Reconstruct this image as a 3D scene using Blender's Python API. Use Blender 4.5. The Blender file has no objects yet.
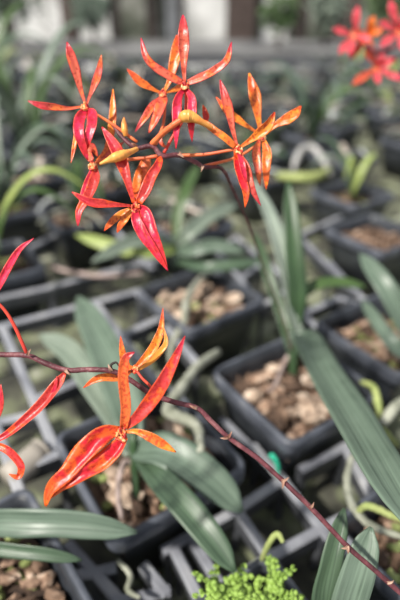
import bpy, bmesh, math, random
from mathutils import Vector, Matrix, noise
R = math.radians
random.seed(7)
scn = bpy.context.scene
C = scn.collection
# ------------------------------------------------------------ camera, sky, sun, exposure
FPX = 480.0; PITCH = R(31.5); CAMH = 0.27
cam_d = bpy.data.cameras.new('camera'); cam = bpy.data.objects.new('camera', cam_d); C.objects.link(cam)
cam.location = (0, 0, CAMH); cam.rotation_euler = (math.pi/2 - PITCH, 0, 0)
cam_d.sensor_fit = 'VERTICAL'; cam_d.sensor_height = 36; cam_d.sensor_width = 24
cam_d.lens = FPX/600*36; cam_d.clip_start = 0.01; cam_d.clip_end = 60
cam_d.dof.use_dof = True; cam_d.dof.focus_distance = 0.195; cam_d.dof.aperture_fstop = 5.0
scn.camera = cam
w = bpy.data.worlds.new('sky'); scn.world = w; w.use_nodes = True
bg = w.node_tree.nodes['Background']; bg.inputs[0].default_value = (0.88, 0.92, 1.0, 1); bg.inputs[1].default_value = 0.62
sd = bpy.data.lights.new('sun', 'SUN'); sun = bpy.data.objects.new('sun', sd); C.objects.link(sun)
sd.energy = 6.0; sd.angle = R(3); sd.color = (1, 0.95, 0.87)
sun.rotation_euler = (R(24), R(-34), 0)
scn.view_settings.view_transform = 'Standard'; scn.view_settings.look = 'None'
scn.view_settings.exposure = 0.0; scn.view_settings.gamma = 1; scn.view_settings.use_curve_mapping = False

# ------------------------------------------------------------ helpers
FW = Vector((0, math.cos(PITCH), -math.sin(PITCH))); UPV = Vector((0, math.sin(PITCH), math.cos(PITCH)))
def P(x, y, d):                 # a point seen at (x, y) that stands d metres away
    if d < 0.195: d = 0.195-(0.195-d)*0.5
    return Vector((0, 0, CAMH)) + FW*d + Vector((1, 0, 0))*((x-200)/FPX*d) + UPV*(-(y-300)/FPX*d)
def G(x, y, z=0.0):             # a point seen at (x, y) at height z
    r = FW + Vector((1, 0, 0))*((x-200)/FPX) + UPV*(-(y-300)/FPX)
    t = (z-CAMH)/r.z
    return Vector((0, 0, CAMH)) + r*t
def depth(p): return (p-Vector((0, 0, CAMH))).dot(FW)
TOCAM = -FW

def tag(o, label=None, cat=None, group=None, kind=None):
    if label: o['label'] = label
    if cat: o['category'] = cat
    if group: o['group'] = group
    if kind: o['kind'] = kind
    return o
def empty(name, loc=(0, 0, 0), rz=0):
    o = bpy.data.objects.new(name, None); C.objects.link(o); o.location = loc; o.rotation_euler = (0, 0, rz)
    o.empty_display_size = 0.01
    return o
def link(name, me, parent=None):
    o = bpy.data.objects.new(name, me); C.objects.link(o)
    if parent is not None: o.parent = parent
    return o
def inv_parent(o, parent):      # o's mesh is in world coordinates
    o.parent = parent; o.matrix_parent_inverse = Matrix.Translation(-parent.location) if parent.type == 'EMPTY' else Matrix()
def copy_tree(o, parent=None):
    c = o.copy(); C.objects.link(c)
    if parent is not None: c.parent = parent
    for ch in list(KIDS.get(o.name, [])):
        copy_tree(ch, c)
    return c
KIDS = {}
def kid(name, me, parent):
    o = link(name, me, parent); KIDS.setdefault(parent.name, []).append(o); return o

class MB:
    def __init__(s): s.v = []; s.f = []; s.m = []; s.uv = {}
    def add(s, vs, fs, mi=0, uvs=None):
        b = len(s.v); s.v += [Vector(v) for v in vs]
        for f in fs: s.f.append([i+b for i in f]); s.m.append(mi)
        if uvs:
            for i, u in enumerate(uvs): s.uv[b+i] = u
    def mesh(s, name, mats, smooth=True):
        me = bpy.data.meshes.new(name); me.from_pydata([tuple(v) for v in s.v], [], s.f)
        for m in mats: me.materials.append(m)
        for p, mi in zip(me.polygons, s.m): p.material_index = mi; p.use_smooth = smooth
        if s.uv:
            ul = me.uv_layers.new(name='uv')
            for l in me.loops: ul.data[l.index].uv = s.uv.get(l.vertex_index, (0, 0))
        me.validate(); me.update(); return me

def catmull(pts, n):
    pts = [Vector(p) for p in pts]
    if len(pts) == 2: return [pts[0].lerp(pts[1], i/n) for i in range(n+1)]
    q = [pts[0]*2-pts[1]] + pts + [pts[-1]*2-pts[-2]]
    out = []; m = len(pts)-1
    for i in range(n+1):
        t = i/n*m; k = min(int(t), m-1); u = t-k
        a, b, c, d = q[k:k+4]
        out.append(0.5*((2*b)+(c-a)*u+(2*a-5*b+4*c-d)*u*u+(3*b-a-3*c+d)*u**3))
    return out
def interp(lst, t):
    t = max(0, min(1, t))*(len(lst)-1); k = min(int(t), len(lst)-2); return lst[k]*(1-(t-k))+lst[k+1]*(t-k)

def ribbon(mb, pts, widths, hint, cup=0.25, keel=False, th=0.0006, n=22, a=6, twist=(0, 0), wav=0.0, seed=0):
    """a blade with real thickness, curved across; widths are half-widths in metres"""
    c = catmull(pts, n); rows = []; back = []; uvf = []
    for i, p in enumerate(c):
        t = i/n
        T = (c[min(i+1, n)]-c[max(i-1, 0)]).normalized()
        h = hint if isinstance(hint, Vector) else interp(hint, t)
        N = (h-T*h.dot(T)); N = N.normalized() if N.length > 1e-6 else T.orthogonal().normalized()
        ang = twist[0]*(1-t)+twist[1]*t
        N = Matrix.Rotation(ang, 3, T) @ N
        W = T.cross(N).normalized(); hw = max(interp(widths, t), 0.00008)
        for j in range(a+1):
            s = j/a*2-1
            e = hw*(1+wav*0.35*noise.noise(Vector((t*6+seed, s*1.5, seed*1.7))))
            off = cup*hw*(abs(s)*1.5 if keel else s*s) + wav*hw*0.8*noise.noise(Vector((t*5+seed*3.1, s*1.2, 4.0)))
            q = p+W*(s*e)+N*off
            tt = min(th, hw*0.9)*(1-0.75*s*s)
            rows.append(q+N*tt*0.5); back.append(q-N*tt*0.5); uvf.append((j/a, t))
    A = a+1; L = len(rows)
    ff = [[i*A+j, i*A+j+1, (i+1)*A+j+1, (i+1)*A+j] for i in range(n) for j in range(a)]
    fb = [[L+x for x in reversed(f)] for f in ff]
    side = []
    for i in range(n):
        side.append([i*A, (i+1)*A, L+(i+1)*A, L+i*A]); side.append([i*A+a, L+i*A+a, L+(i+1)*A+a, (i+1)*A+a])
    for j in range(a):
        side.append([j, L+j, L+j+1, j+1]); side.append([n*A+j, n*A+j+1, L+n*A+j+1, L+n*A+j])
    b0 = len(mb.f)
    mb.add(rows+back, ff+fb+side, 0, uvf+uvf)
    for k in range(b0+len(ff), b0+len(ff)+len(fb)): mb.m[k] = 1
def tube(mb, pts, radii, n=24, sides=10, lump=0.0, seed=0, mi=0):
    c = catmull(pts, n); vs = []; uv = []
    prev = None
    for i, p in enumerate(c):
        T = (c[min(i+1, n)]-c[max(i-1, 0)]).normalized()
        N = T.orthogonal().normalized() if prev is None else (prev-T*prev.dot(T)).normalized()
        prev = N; B = T.cross(N); r0 = interp(radii, i/n)
        for j in range(sides):
            an = j/sides*2*math.pi
            r = r0*(1+lump*noise.noise(Vector((i*0.7+seed, math.cos(an), math.sin(an)+seed))))
            vs.append(p+(N*math.cos(an)+B*math.sin(an))*r); uv.append((j/sides, i/n))
    fs = [[i*sides+j, i*sides+(j+1) % sides, (i+1)*sides+(j+1) % sides, (i+1)*sides+j] for i in range(n) for j in range(sides)]
    fs.append(list(reversed(range(sides)))); fs.append([n*sides+j for j in range(sides)])
    mb.add(vs, fs, mi, uv)
def blob(mb, c, rad, seed=0, rough=0.25, sub=2, rot=None, mi=0):
    bm = bmesh.new(); bmesh.ops.create_icosphere(bm, subdivisions=sub, radius=1)
    vs = []
    for v in bm.verts:
        q = v.co.copy(); q *= 1+rough*noise.noise(q*1.3+Vector((seed*3.7, seed, 0)))
        q = Vector((q.x*rad[0], q.y*rad[1], q.z*rad[2]))
        if rot: q = rot @ q
        vs.append(q+Vector(c))
    mb.add(vs, [[v.index for v in f.verts] for f in bm.faces], mi); bm.free()
def box(mb, x0, x1, y0, y1, z0, z1, mi=0):
    vs = [(x, y, z) for z in (z0, z1) for y in (y0, y1) for x in (x0, x1)]
    mb.add(vs, [[0, 2, 3, 1], [4, 5, 7, 6], [0, 1, 5, 4], [2, 6, 7, 3], [0, 4, 6, 2], [1, 3, 7, 5]], mi)

# ------------------------------------------------------------ materials
def new_mat(name):
    m = bpy.data.materials.new(name); m.use_nodes = True
    nt = m.node_tree; return m, nt, nt.nodes['Principled BSDF']
def nd(nt, typ, **kw):
    n = nt.nodes.new(typ)
    for k, v in kw.items(): setattr(n, k, v)
    return n
def ramp(nt, src, stops):
    r = nd(nt, 'ShaderNodeValToRGB'); e = r.color_ramp.elements
    while len(e) > 1: e.remove(e[-1])
    e[0].position = stops[0][0]; e[0].color = (*stops[0][1], 1)
    for p_, c_ in stops[1:]:
        x = e.new(p_); x.color = (*c_, 1)
    nt.links.new(src, r.inputs[0]); return r.outputs[0]
def noise_node(nt, scale, detail=3, coord='Object', rough=0.5):
    tc = nd(nt, 'ShaderNodeTexCoord'); n = nd(nt, 'ShaderNodeTexNoise')
    n.inputs['Scale'].default_value = scale; n.inputs['Detail'].default_value = detail; n.inputs['Roughness'].default_value = rough
    nt.links.new(tc.outputs[coord], n.inputs['Vector']); return n
def mix(nt, fac, a, b, typ='MIX'):
    m = nd(nt, 'ShaderNodeMix', data_type='RGBA', blend_type=typ)
    if isinstance(fac, float): m.inputs[0].default_value = fac
    else: nt.links.new(fac, m.inputs[0])
    for i, s in ((6, a), (7, b)):
        if isinstance(s, tuple): m.inputs[i].default_value = (*s, 1)
        else: nt.links.new(s, m.inputs[i])
    return m.outputs[2]
def mat_noise(name, stops, scale=40, rough=0.6, detail=4, bump=0.0, bscale=None, spec=0.4, coord='Object'):
    m, nt, b = new_mat(name)
    n = noise_node(nt, scale, detail, coord)
    nt.links.new(ramp(nt, n.outputs[0], stops), b.inputs['Base Color'])
    b.inputs['Roughness'].default_value = rough; b.inputs['Specular IOR Level'].default_value = spec
    if bump:
        n2 = noise_node(nt, bscale or scale*3, 3, coord); bu = nd(nt, 'ShaderNodeBump')
        bu.inputs['Strength'].default_value = bump; bu.inputs['Distance'].default_value = 0.002
        nt.links.new(n2.outputs[0], bu.inputs['Height']); nt.links.new(bu.outputs[0], b.inputs['Normal'])
    return m
def transl(nt, b, colsock, amount):
    t = nd(nt, 'ShaderNodeBsdfTranslucent'); nt.links.new(colsock, t.inputs[0])
    mx = nd(nt, 'ShaderNodeMixShader'); mx.inputs[0].default_value = amount
    out = nt.nodes['Material Output']
    nt.links.new(b.outputs[0], mx.inputs[1]); nt.links.new(t.outputs[0], mx.inputs[2]); nt.links.new(mx.outputs[0], out.inputs['Surface'])
def petal_mat(name, base, tip, edge, spot=(0.42, 0.012, 0.01), patch=None, patch_amt=0.55, spots=True, scale=220):
    m, nt, b = new_mat(name)
    uv = nd(nt, 'ShaderNodeUVMap'); uv.uv_map = 'uv'; sep = nd(nt, 'ShaderNodeSeparateXYZ'); nt.links.new(uv.outputs[0], sep.inputs[0])
    n = noise_node(nt, scale, 3)
    # along: base -> tip, broken by noise
    ad = nd(nt, 'ShaderNodeMath', operation='MULTIPLY_ADD'); nt.links.new(n.outputs[0], ad.inputs[0]); ad.inputs[1].default_value = 0.5
    nt.links.new(sep.outputs[1], ad.inputs[2])
    r = nd(nt, 'ShaderNodeMapRange'); r.inputs[1].default_value = 0.85; r.inputs[2].default_value = 1.22; nt.links.new(ad.outputs[0], r.inputs[0])
    col = mix(nt, r.outputs[0], base, tip)
    if patch:
        n2 = noise_node(nt, scale*0.75, 2)
        rr = nd(nt, 'ShaderNodeMapRange'); rr.inputs[1].default_value = patch_amt-0.04; rr.inputs[2].default_value = patch_amt+0.04
        nt.links.new(n2.outputs[0], rr.inputs[0]); col = mix(nt, rr.outputs[0], col, patch)
    # rim of the blade
    s1 = nd(nt, 'ShaderNodeMath', operation='SUBTRACT'); nt.links.new(sep.outputs[0], s1.inputs[0]); s1.inputs[1].default_value = 0.5
    s2 = nd(nt, 'ShaderNodeMath', operation='ABSOLUTE'); nt.links.new(s1.outputs[0], s2.inputs[0])
    s3 = nd(nt, 'ShaderNodeMapRange'); s3.inputs[1].default_value = 0.34; s3.inputs[2].default_value = 0.5; nt.links.new(s2.outputs[0], s3.inputs[0])
    col = mix(nt, s3.outputs[0], col, edge)
    if spots:
        n3 = noise_node(nt, 750, 3); r3 = nd(nt, 'ShaderNodeMapRange'); r3.inputs[1].default_value = 0.53; r3.inputs[2].default_value = 0.6
        nt.links.new(n3.outputs[0], r3.inputs[0])
        k = nd(nt, 'ShaderNodeMath', operation='MULTIPLY'); nt.links.new(r3.outputs[0], k.inputs[0]); k.inputs[1].default_value = 0.6
        col = mix(nt, k.outputs[0], col, spot)
    nt.links.new(col, b.inputs['Base Color']); b.inputs['Roughness'].default_value = 0.36
    bu = nd(nt, 'ShaderNodeBump'); bu.inputs['Strength'].default_value = 0.6; bu.inputs['Distance'].default_value = 0.0008
    nt.links.new(n.outputs[0], bu.inputs['Height']); nt.links.new(bu.outputs[0], b.inputs['Normal'])
    transl(nt, b, col, 0.2)
    return m
def leaf_mat(name, c1, c2, rough=0.42, tr=0.12):
    m, nt, b = new_mat(name)
    n = noise_node(nt, 55, 4)
    col = ramp(nt, n.outputs[0], [(0.3, c1), (0.7, c2)])
    uv = nd(nt, 'ShaderNodeUVMap'); uv.uv_map = 'uv'
    mp = nd(nt, 'ShaderNodeMapping'); mp.inputs['Scale'].default_value = (7, 0.8, 1); nt.links.new(uv.outputs[0], mp.inputs[0])
    n2 = nd(nt, 'ShaderNodeTexNoise'); n2.inputs['Scale'].default_value = 1.6; nt.links.new(mp.outputs[0], n2.inputs['Vector'])
    cr = nd(nt, 'ShaderNodeMapRange'); cr.inputs[1].default_value = 0.38; cr.inputs[2].default_value = 0.66; nt.links.new(n2.outputs[0], cr.inputs[0])
    col2 = mix(nt, cr.outputs[0], col, tuple(min(1, x*1.5) for x in c2))
    nt.links.new(col2, b.inputs['Base Color']); b.inputs['Roughness'].default_value = rough
    b.inputs['Specular IOR Level'].default_value = 0.55
    bu = nd(nt, 'ShaderNodeBump'); bu.inputs['Strength'].default_value = 0.3; bu.inputs['Distance'].default_value = 0.001
    nt.links.new(n2.outputs[0], bu.inputs['Height']); nt.links.new(bu.outputs[0], b.inputs['Normal'])
    if tr: transl(nt, b, col2, tr)
    return m
RED = (0.64, 0.05, 0.045); CRIM = (0.58, 0.016, 0.055); ORG = (0.80, 0.19, 0.03); YEL = (0.85, 0.42, 0.07); CORAL = (0.74, 0.15, 0.085)
M = dict(
 coral=petal_mat('petal_coral', CORAL, CRIM, RED, patch=(0.9, 0.2, 0.05), patch_amt=0.56),
 orange=petal_mat('petal_orange', ORG, (0.85, 0.08, 0.02), (0.88, 0.22, 0.03), patch=(0.93, 0.3, 0.03), patch_amt=0.55),
 red=petal_mat('petal_red', RED, CRIM, (0.85, 0.09, 0.02), patch=(0.88, 0.12, 0.02), patch_amt=0.56),
 crimson=petal_mat('petal_crimson', CRIM, (0.82, 0.03, 0.03), (0.85, 0.08, 0.05), patch=(0.8, 0.03, 0.1), patch_amt=0.5),
 flame=petal_mat('petal_flame', (0.78, 0.02, 0.04), (0.88, 0.16, 0.02), (0.9, 0.17, 0.02), patch=(0.9, 0.13, 0.02), patch_amt=0.55, scale=150),
 yback=petal_mat('petal_back', (0.9, 0.28, 0.05), (0.85, 0.1, 0.03), (0.88, 0.2, 0.05), spots=False),
 yellow=petal_mat('petal_yellow', (0.92, 0.4, 0.06), (0.9, 0.25, 0.03), (0.9, 0.35, 0.08), spots=False),
 pink=petal_mat('petal_pink', (0.78, 0.10, 0.12), (0.72, 0.05, 0.10), (0.8, 0.16, 0.15), spots=False),
 curled=petal_mat('petal_curled', (0.82, 0.17, 0.04), (0.6, 0.01, 0.06), (0.8, 0.14, 0.04)),
 bud=mat_noise('bud_yellow', [(0.3, (0.82, 0.27, 0.05)), (0.55, (0.86, 0.42, 0.09)), (0.75, (0.75, 0.2, 0.05))], 180, 0.4, spec=0.5),
 lip=mat_noise('lip_cream', [(0.38, (0.35, 0.015, 0.02)), (0.46, (0.7, 0.08, 0.04)), (0.54, (0.85, 0.32, 0.1)), (0.64, (0.9, 0.6, 0.32))], 520, 0.4),
 ped_o=mat_noise('pedicel_orange', [(0.3, (0.62, 0.1, 0.04)), (0.65, (0.85, 0.22, 0.07))], 120, 0.45),
 ped_r=mat_noise('pedicel_red', [(0.3, (0.55, 0.03, 0.03)), (0.65, (0.78, 0.08, 0.04))], 120, 0.45),
 rachis=mat_noise('stem_purple', [(0.3, (0.06, 0.018, 0.022)), (0.55, (0.16, 0.045, 0.055)), (0.72, (0.3, 0.13, 0.13))], 160, 0.5, bump=0.4, bscale=500),
 bract=mat_noise('bract_tan', [(0.35, (0.22, 0.09, 0.06)), (0.65, (0.5, 0.33, 0.24))], 300, 0.7),
 leafg=leaf_mat('leaf_grey_green', (0.06, 0.095, 0.065), (0.115, 0.16, 0.118)),
 leafm=leaf_mat('leaf_mid_green', (0.032, 0.06, 0.035), (0.065, 0.105, 0.062)),
 leafd=leaf_mat('leaf_dark_green', (0.018, 0.04, 0.018), (0.04, 0.08, 0.032)),
 leafv=leaf_mat('leaf_vivid_green', (0.03, 0.06, 0.018), (0.06, 0.11, 0.03)),
 leafy=leaf_mat('leaf_yellow_green', (0.17, 0.24, 0.05), (0.28, 0.34, 0.1)),
 leafp=leaf_mat('leaf_pale', (0.10, 0.14, 0.105), (0.18, 0.22, 0.17)),
 fern=leaf_mat('fern_bright', (0.13, 0.25, 0.035), (0.28, 0.42, 0.08), 0.5, 0.15),
 root=mat_noise('root_silver', [(0.3, (0.18, 0.19, 0.14)), (0.6, (0.36, 0.37, 0.3))], 90, 0.75, bump=0.3),
 rooty=mat_noise('root_green', [(0.3, (0.24, 0.3, 0.09)), (0.6, (0.4, 0.45, 0.17))], 90, 0.7),
 twig=mat_noise('twig_grey', [(0.3, (0.2, 0.15, 0.13)), (0.6, (0.42, 0.33, 0.3))], 120, 0.8),
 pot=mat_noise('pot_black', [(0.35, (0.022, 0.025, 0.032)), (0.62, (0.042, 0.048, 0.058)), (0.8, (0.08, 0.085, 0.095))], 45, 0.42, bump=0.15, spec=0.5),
 rim=mat_noise('pot_rim', [(0.35, (0.05, 0.056, 0.07)), (0.6, (0.10, 0.11, 0.135)), (0.8, (0.22, 0.225, 0.24))], 45, 0.4, bump=0.15, spec=0.5),  # same plastic as the pot, lightened: the sunlit rim highlight is in the colour
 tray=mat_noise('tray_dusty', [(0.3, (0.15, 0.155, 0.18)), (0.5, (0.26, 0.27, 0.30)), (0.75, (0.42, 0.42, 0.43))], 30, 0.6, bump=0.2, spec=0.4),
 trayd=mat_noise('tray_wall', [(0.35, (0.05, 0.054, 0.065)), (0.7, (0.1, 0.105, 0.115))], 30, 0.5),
 mat_=mat_noise('bench_mat', [(0.3, (0.025, 0.025, 0.022)), (0.48, (0.08, 0.08, 0.06)), (0.58, (0.17, 0.19, 0.11)), (0.7, (0.36, 0.36, 0.3))], 28, 0.9, 6, bump=0.5),
 bark1=mat_noise('bark_tan', [(0.35, (0.11, 0.065, 0.045)), (0.52, (0.34, 0.22, 0.15)), (0.66, (0.58, 0.44, 0.34))], 110, 0.85, bump=0.5, bscale=300),
 bark2=mat_noise('bark_brown', [(0.35, (0.035, 0.022, 0.016)), (0.55, (0.14, 0.085, 0.055)), (0.7, (0.3, 0.2, 0.14))], 60, 0.9, bump=0.5, bscale=300),
 bark3=mat_noise('bark_pale', [(0.35, (0.2, 0.14, 0.10)), (0.52, (0.48, 0.36, 0.27)), (0.66, (0.68, 0.56, 0.45))], 110, 0.85, bump=0.5, bscale=300),
 barkm=mat_noise('bark_mossy', [(0.3, (0.12, 0.13, 0.04)), (0.6, (0.28, 0.34, 0.12)), (0.8, (0.45, 0.4, 0.25))], 70, 0.95, bump=0.5, bscale=300),
 teal=mat_noise('clip_teal', [(0.3, (0.02, 0.42, 0.25)), (0.7, (0.05, 0.6, 0.38))], 60, 0.35),
 cream=mat_noise('pipe_cream', [(0.3, (0.3, 0.27, 0.23)), (0.7, (0.45, 0.41, 0.36))], 40, 0.5),
 concrete=mat_noise('concrete', [(0.3, (0.07, 0.07, 0.075)), (0.7, (0.22, 0.22, 0.215))], 3, 0.9),
 post=mat_noise('post_dark', [(0.3, (0.02, 0.016, 0.014)), (0.7, (0.06, 0.045, 0.04))], 8, 0.8),
 postb=mat_noise('post_brown', [(0.3, (0.05, 0.035, 0.03)), (0.7, (0.11, 0.08, 0.07))], 8, 0.8),
 panel=mat_noise('panel_white', [(0.3, (0.45, 0.45, 0.43)), (0.5, (0.75, 0.75, 0.73)), (0.7, (0.95, 0.95, 0.93))], 3.0, 0.8),
 wall=mat_noise('wall_dim', [(0.35, (0.04, 0.05, 0.035)), (0.55, (0.14, 0.15, 0.12)), (0.7, (0.4, 0.4, 0.37))], 2.2, 0.9),
)

# ------------------------------------------------------------ setting: floor, back wall
mb = MB(); box(mb, -7, 7, -1.5, 9.2, -0.90, -0.85); tag(link('floor', mb.mesh('floor', [M['concrete']])), kind='structure')
mb = MB(); box(mb, -7, 7, 8.6, 8.7, -0.85, 2.6); tag(link('wall_back', mb.mesh('wall_back', [M['wall']], False)), kind='structure')

UX = Vector((math.cos(R(-56)), math.sin(R(-56)), 0)); VX = Vector((math.cos(R(34)), math.sin(R(34)), 0))
ZM = -0.082      # bench mat level
def make_bench(name, x0, x1, y0, y1, ztop, label, topmat):
    t = empty(name, ((x0+x1)/2, (y0+y1)/2, -0.85)); tag(t, label, 'bench', None)
    def part(nm, m, *b):
        mb = MB(); box(mb, *b); o = link(nm, mb.mesh(nm, [m], False)); inv_parent(o, t)
    part('bench_top', topmat, x0, x1, y0, y1, ztop-0.02, ztop)
    part('bench_frame', M['tray'], x0+0.02, x1-0.02, y0+0.02, y1-0.02, ztop-0.07, ztop-0.021)
    for x in (x0+0.06, x1-0.12):
        for y in (y0+0.06, y1-0.12): part('leg', M['post'], x, x+0.05, y, y+0.05, -0.85, ztop-0.071)
make_bench('nursery_bench', -1.45, 1.45, -0.15, 3.0, ZM, 'long nursery bench with a mossy mat crowded with potted orchids', M['mat_'])
make_bench('nursery_bench', -3.2, 3.2, 3.8, 5.4, -0.02, 'pale empty bench across the aisle behind the crowded one', M['concrete'])

# ------------------------------------------------------------ pots
def sq_ring(h, r, z, k=5):
    out = []
    for cx, cy, a0 in ((h-r, h-r, 0), (-h+r, h-r, 90), (-h+r, -h+r, 180), (h-r, -h+r, 270)):
        for i in range(k+1):
            a = R(a0+90*i/k); out.append(Vector((cx+r*math.cos(a), cy+r*math.sin(a), z)))
    return out
def loft(mb, rings, cap0=True, cap1=True, closed=False, mi=0):
    n = len(rings[0]); vs = [v for r_ in rings for v in r_]; fs = []
    m = len(rings)
    for i in range(m if closed else m-1):
        a = i*n; b = ((i+1) % m)*n
        for j in range(n): fs.append([a+j, a+(j+1) % n, b+(j+1) % n, b+j])
    if cap0 and not closed: fs.append(list(reversed(range(n))))
    if cap1 and not closed: fs.append([(m-1)*n+j for j in range(n)])
    mb.add(vs, fs, mi)
HP = 0.052
mb = MB()
loft(mb, [sq_ring(0.036, 0.008, -0.080), sq_ring(0.0478, 0.008, -0.010), sq_ring(0.0478, 0.008, -0.0005), sq_ring(0.047, 0.0076, -0.0005), sq_ring(0.046, 0.0076, -0.012), sq_ring(0.0345, 0.0075, -0.077)])
POT_BODY = mb.mesh('pot_body', [M['pot']])
mb = MB()
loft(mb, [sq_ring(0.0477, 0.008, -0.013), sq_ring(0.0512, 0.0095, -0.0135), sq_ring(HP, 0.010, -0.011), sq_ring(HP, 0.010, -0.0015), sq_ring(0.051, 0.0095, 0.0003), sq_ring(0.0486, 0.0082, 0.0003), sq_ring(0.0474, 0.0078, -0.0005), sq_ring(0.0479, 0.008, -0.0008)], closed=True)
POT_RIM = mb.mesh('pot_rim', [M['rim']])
pot0 = None; POTS = []
def pot(c, rz, label, group=None, s=1.0, tilt=(0, 0)):
    global pot0
    if pot0 is None:
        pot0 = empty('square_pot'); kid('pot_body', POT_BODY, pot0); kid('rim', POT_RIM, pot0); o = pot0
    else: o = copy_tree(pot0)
    o.location = (c[0], c[1], ZM+0.082*s+0.0005); o.scale = (s, s, s); o.rotation_euler = (0, 0, rz)
    tag(o, label, 'plant pot', group)
    if not group and 'group' in o: del o['group']
    POTS.append((Vector((c[0], c[1], 0)), s)); return o
RZ = R(34)
def clump_mesh(seed, mats, n=170, half=0.0425):
    rnd = random.Random(seed); mb = MB()
    box(mb, -half, half, -half, half, -0.03, -0.020, 0)
    for i in range(n):
        x = rnd.uniform(-half+.004, half-.004); y = rnd.uniform(-half+.004, half-.004)
        z = -0.0175+rnd.uniform(-.003, .004)
        rot = Matrix.Rotation(rnd.uniform(0, 6.28), 3, 'Z') @ Matrix.Rotation(rnd.uniform(-.7, .7), 3, 'X')
        sz = rnd.uniform(.0032, .0062)
        blob(mb, (x, y, z), (sz*1.3, sz*.85, sz*.6), seed=rnd.random()*50, rough=.6, sub=1, rot=rot, mi=rnd.randrange(len(mats)))
    return mb.mesh('potting_bark', mats, False)
BARK = [clump_mesh(1, [M['bark1'], M['bark2'], M['bark2']]), clump_mesh(2, [M['bark2'], M['bark1'], M['barkm'], M['bark2']]), clump_mesh(3, [M['bark2'], M['barkm'], M['bark3'], M['bark1']])]
BARKFAR = [clump_mesh(s_+10, m_, 60) for s_, m_ in enumerate(([M['bark1'], M['bark2'], M['bark3']], [M['bark2'], M['barkm'], M['bark2']], [M['barkm'], M['bark2'], M['root']]))]
def bark(p, v, label, group=None, far=False):
    o = link('potting_bark', (BARKFAR if far else BARK)[v]); o.location = p.location; o.rotation_euler = p.rotation_euler; o.scale = p.scale
    tag(o, label, 'potting mix', group, 'stuff'); return o
CHIPS = []
for i in range(9):
    mb = MB(); blob(mb, (0, 0, 0), (.0095+.004*random.random(), .0066, .0045), seed=i*2.3+1, rough=.75, sub=2)
    CHIPS.append(mb.mesh('bark_chip', [M[('bark1', 'bark3', 'bark2')[i % 3]]], False))
def chips(p, n, label, group, seed, half=0.034, avoid=None):
    rnd = random.Random(seed); spots = []
    for tr in range(4000):
        if len(spots) >= n: break
        x = rnd.uniform(-half, half); y = rnd.uniform(-half, half)
        if avoid and (Vector((x, y))-Vector(avoid)).length < .012: continue
        if all((x-a)**2+(y-b)**2 > .0125**2 for a, b in spots): spots.append((x, y))
    rm = Matrix.Rotation(p.rotation_euler.z, 3, 'Z')
    for x, y in spots:
        o = link('bark_chip', CHIPS[rnd.randrange(9)])
        o.location = p.location+rm @ Vector((x, y, -0.0105+rnd.uniform(-.001, .0015)))
        o.rotation_euler = (rnd.uniform(-.6, .6), rnd.uniform(-.5, .5), rnd.uniform(0, 6.28))
        o.scale = [rnd.uniform(.7, 1.1)]*3
        tag(o, label, 'bark chip', group)

def cen(x, y, du, dv):      # centre of a pot whose front corner is seen at (x, y)
    g = G(x, y, 0); return g-UX*HP+VX*HP
main = pot(cen(291, 449, 0, 0), RZ, 'black square pot right of centre, full of tan bark chips')
midp = pot((0.000, 0.452, 0), RZ+R(3), 'black square pot of brown bark above the centre, left of the upright dark leaf')
botp = pot(cen(112, 549, 0, 0), RZ, 'dark square pot of mossy bark below the largest red flower')
fernp = pot(G(262, 551, 0)+Vector((-.012, -.071, 0)), RZ+R(-2), 'black square pot at the bottom edge holding the bright green fern')
rtp = pot((0.247, 0.625, 0), RZ, 'black square pot of pale bark at the right edge, above the grey-green leaf')
rt2 = pot((0.185, 0.385, 0), RZ, 'black square pot at the right edge just behind the tan chip pot')
brp = pot((0.150, 0.165, 0), RZ, 'black square pot in the bottom right corner under two upright leaves')
blp = pot(G(38, 590, 0)+Vector((-.035, -.005, 0)), RZ+R(4), 'black square pot in the bottom left corner under the flat leaf')
for p_, v_, l_ in ((main, 0, 'bed of tan bark pieces in the pot right of centre'), (midp, 2, 'bed of brown bark in the pot above the centre'),
                   (botp, 1, 'bed of mossy bark below the largest red flower'), (fernp, 1, 'dark potting bark under the bright green fern'),
                   (rtp, 0, 'pale bark in the far right-edge pot'), (rt2, 1, 'brown mossy bark in the pot behind the tan chip pot'),
                   (brp, 1, 'dark bark in the bottom right corner pot'), (blp, 1, 'dark bark in the bottom left corner pot')):
    bark(p_, v_, l_)
chips(main, 20, 'tan bark chip on top of the pot right of centre', 'tan bark chips in the pot right of centre', 5)
chips(midp, 16, 'brown bark chip on top of the pot above the centre', 'brown bark chips in the pot above the centre', 6)
chips(botp, 18, 'bark chip on top of the pot below the largest flower', 'bark chips in the pot below the largest flower', 8)
chips(rt2, 12, 'bark chip on top of the right-edge pot behind the tan chip pot', 'bark chips in the right-edge pot', 9)

TUFTS = []
for x_, y_, l_ in ((-8, 262, 'black pot at the left edge holding the leafy green plant'), (5, 205, 'black pot at the left edge holding the arching strap-leaved plant'), (30, 150, 'black pot behind the leftmost flower holding the tall pale plant'),
                   (-12, 112, 'black pot in the upper left holding the bushy green plant'), (312, 135, 'black pot in the blurred rows holding the green plant below the pink flowers'), (352, 192, 'black pot holding the yellow-green plant left of the far right pot')):
    p_ = pot(G(x_, y_, 0), RZ, l_); bark(p_, 1, l_.replace('black pot', 'dark bark in the pot'), far=True); TUFTS.append(p_.location+Vector((0, 0, -.012)))

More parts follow.
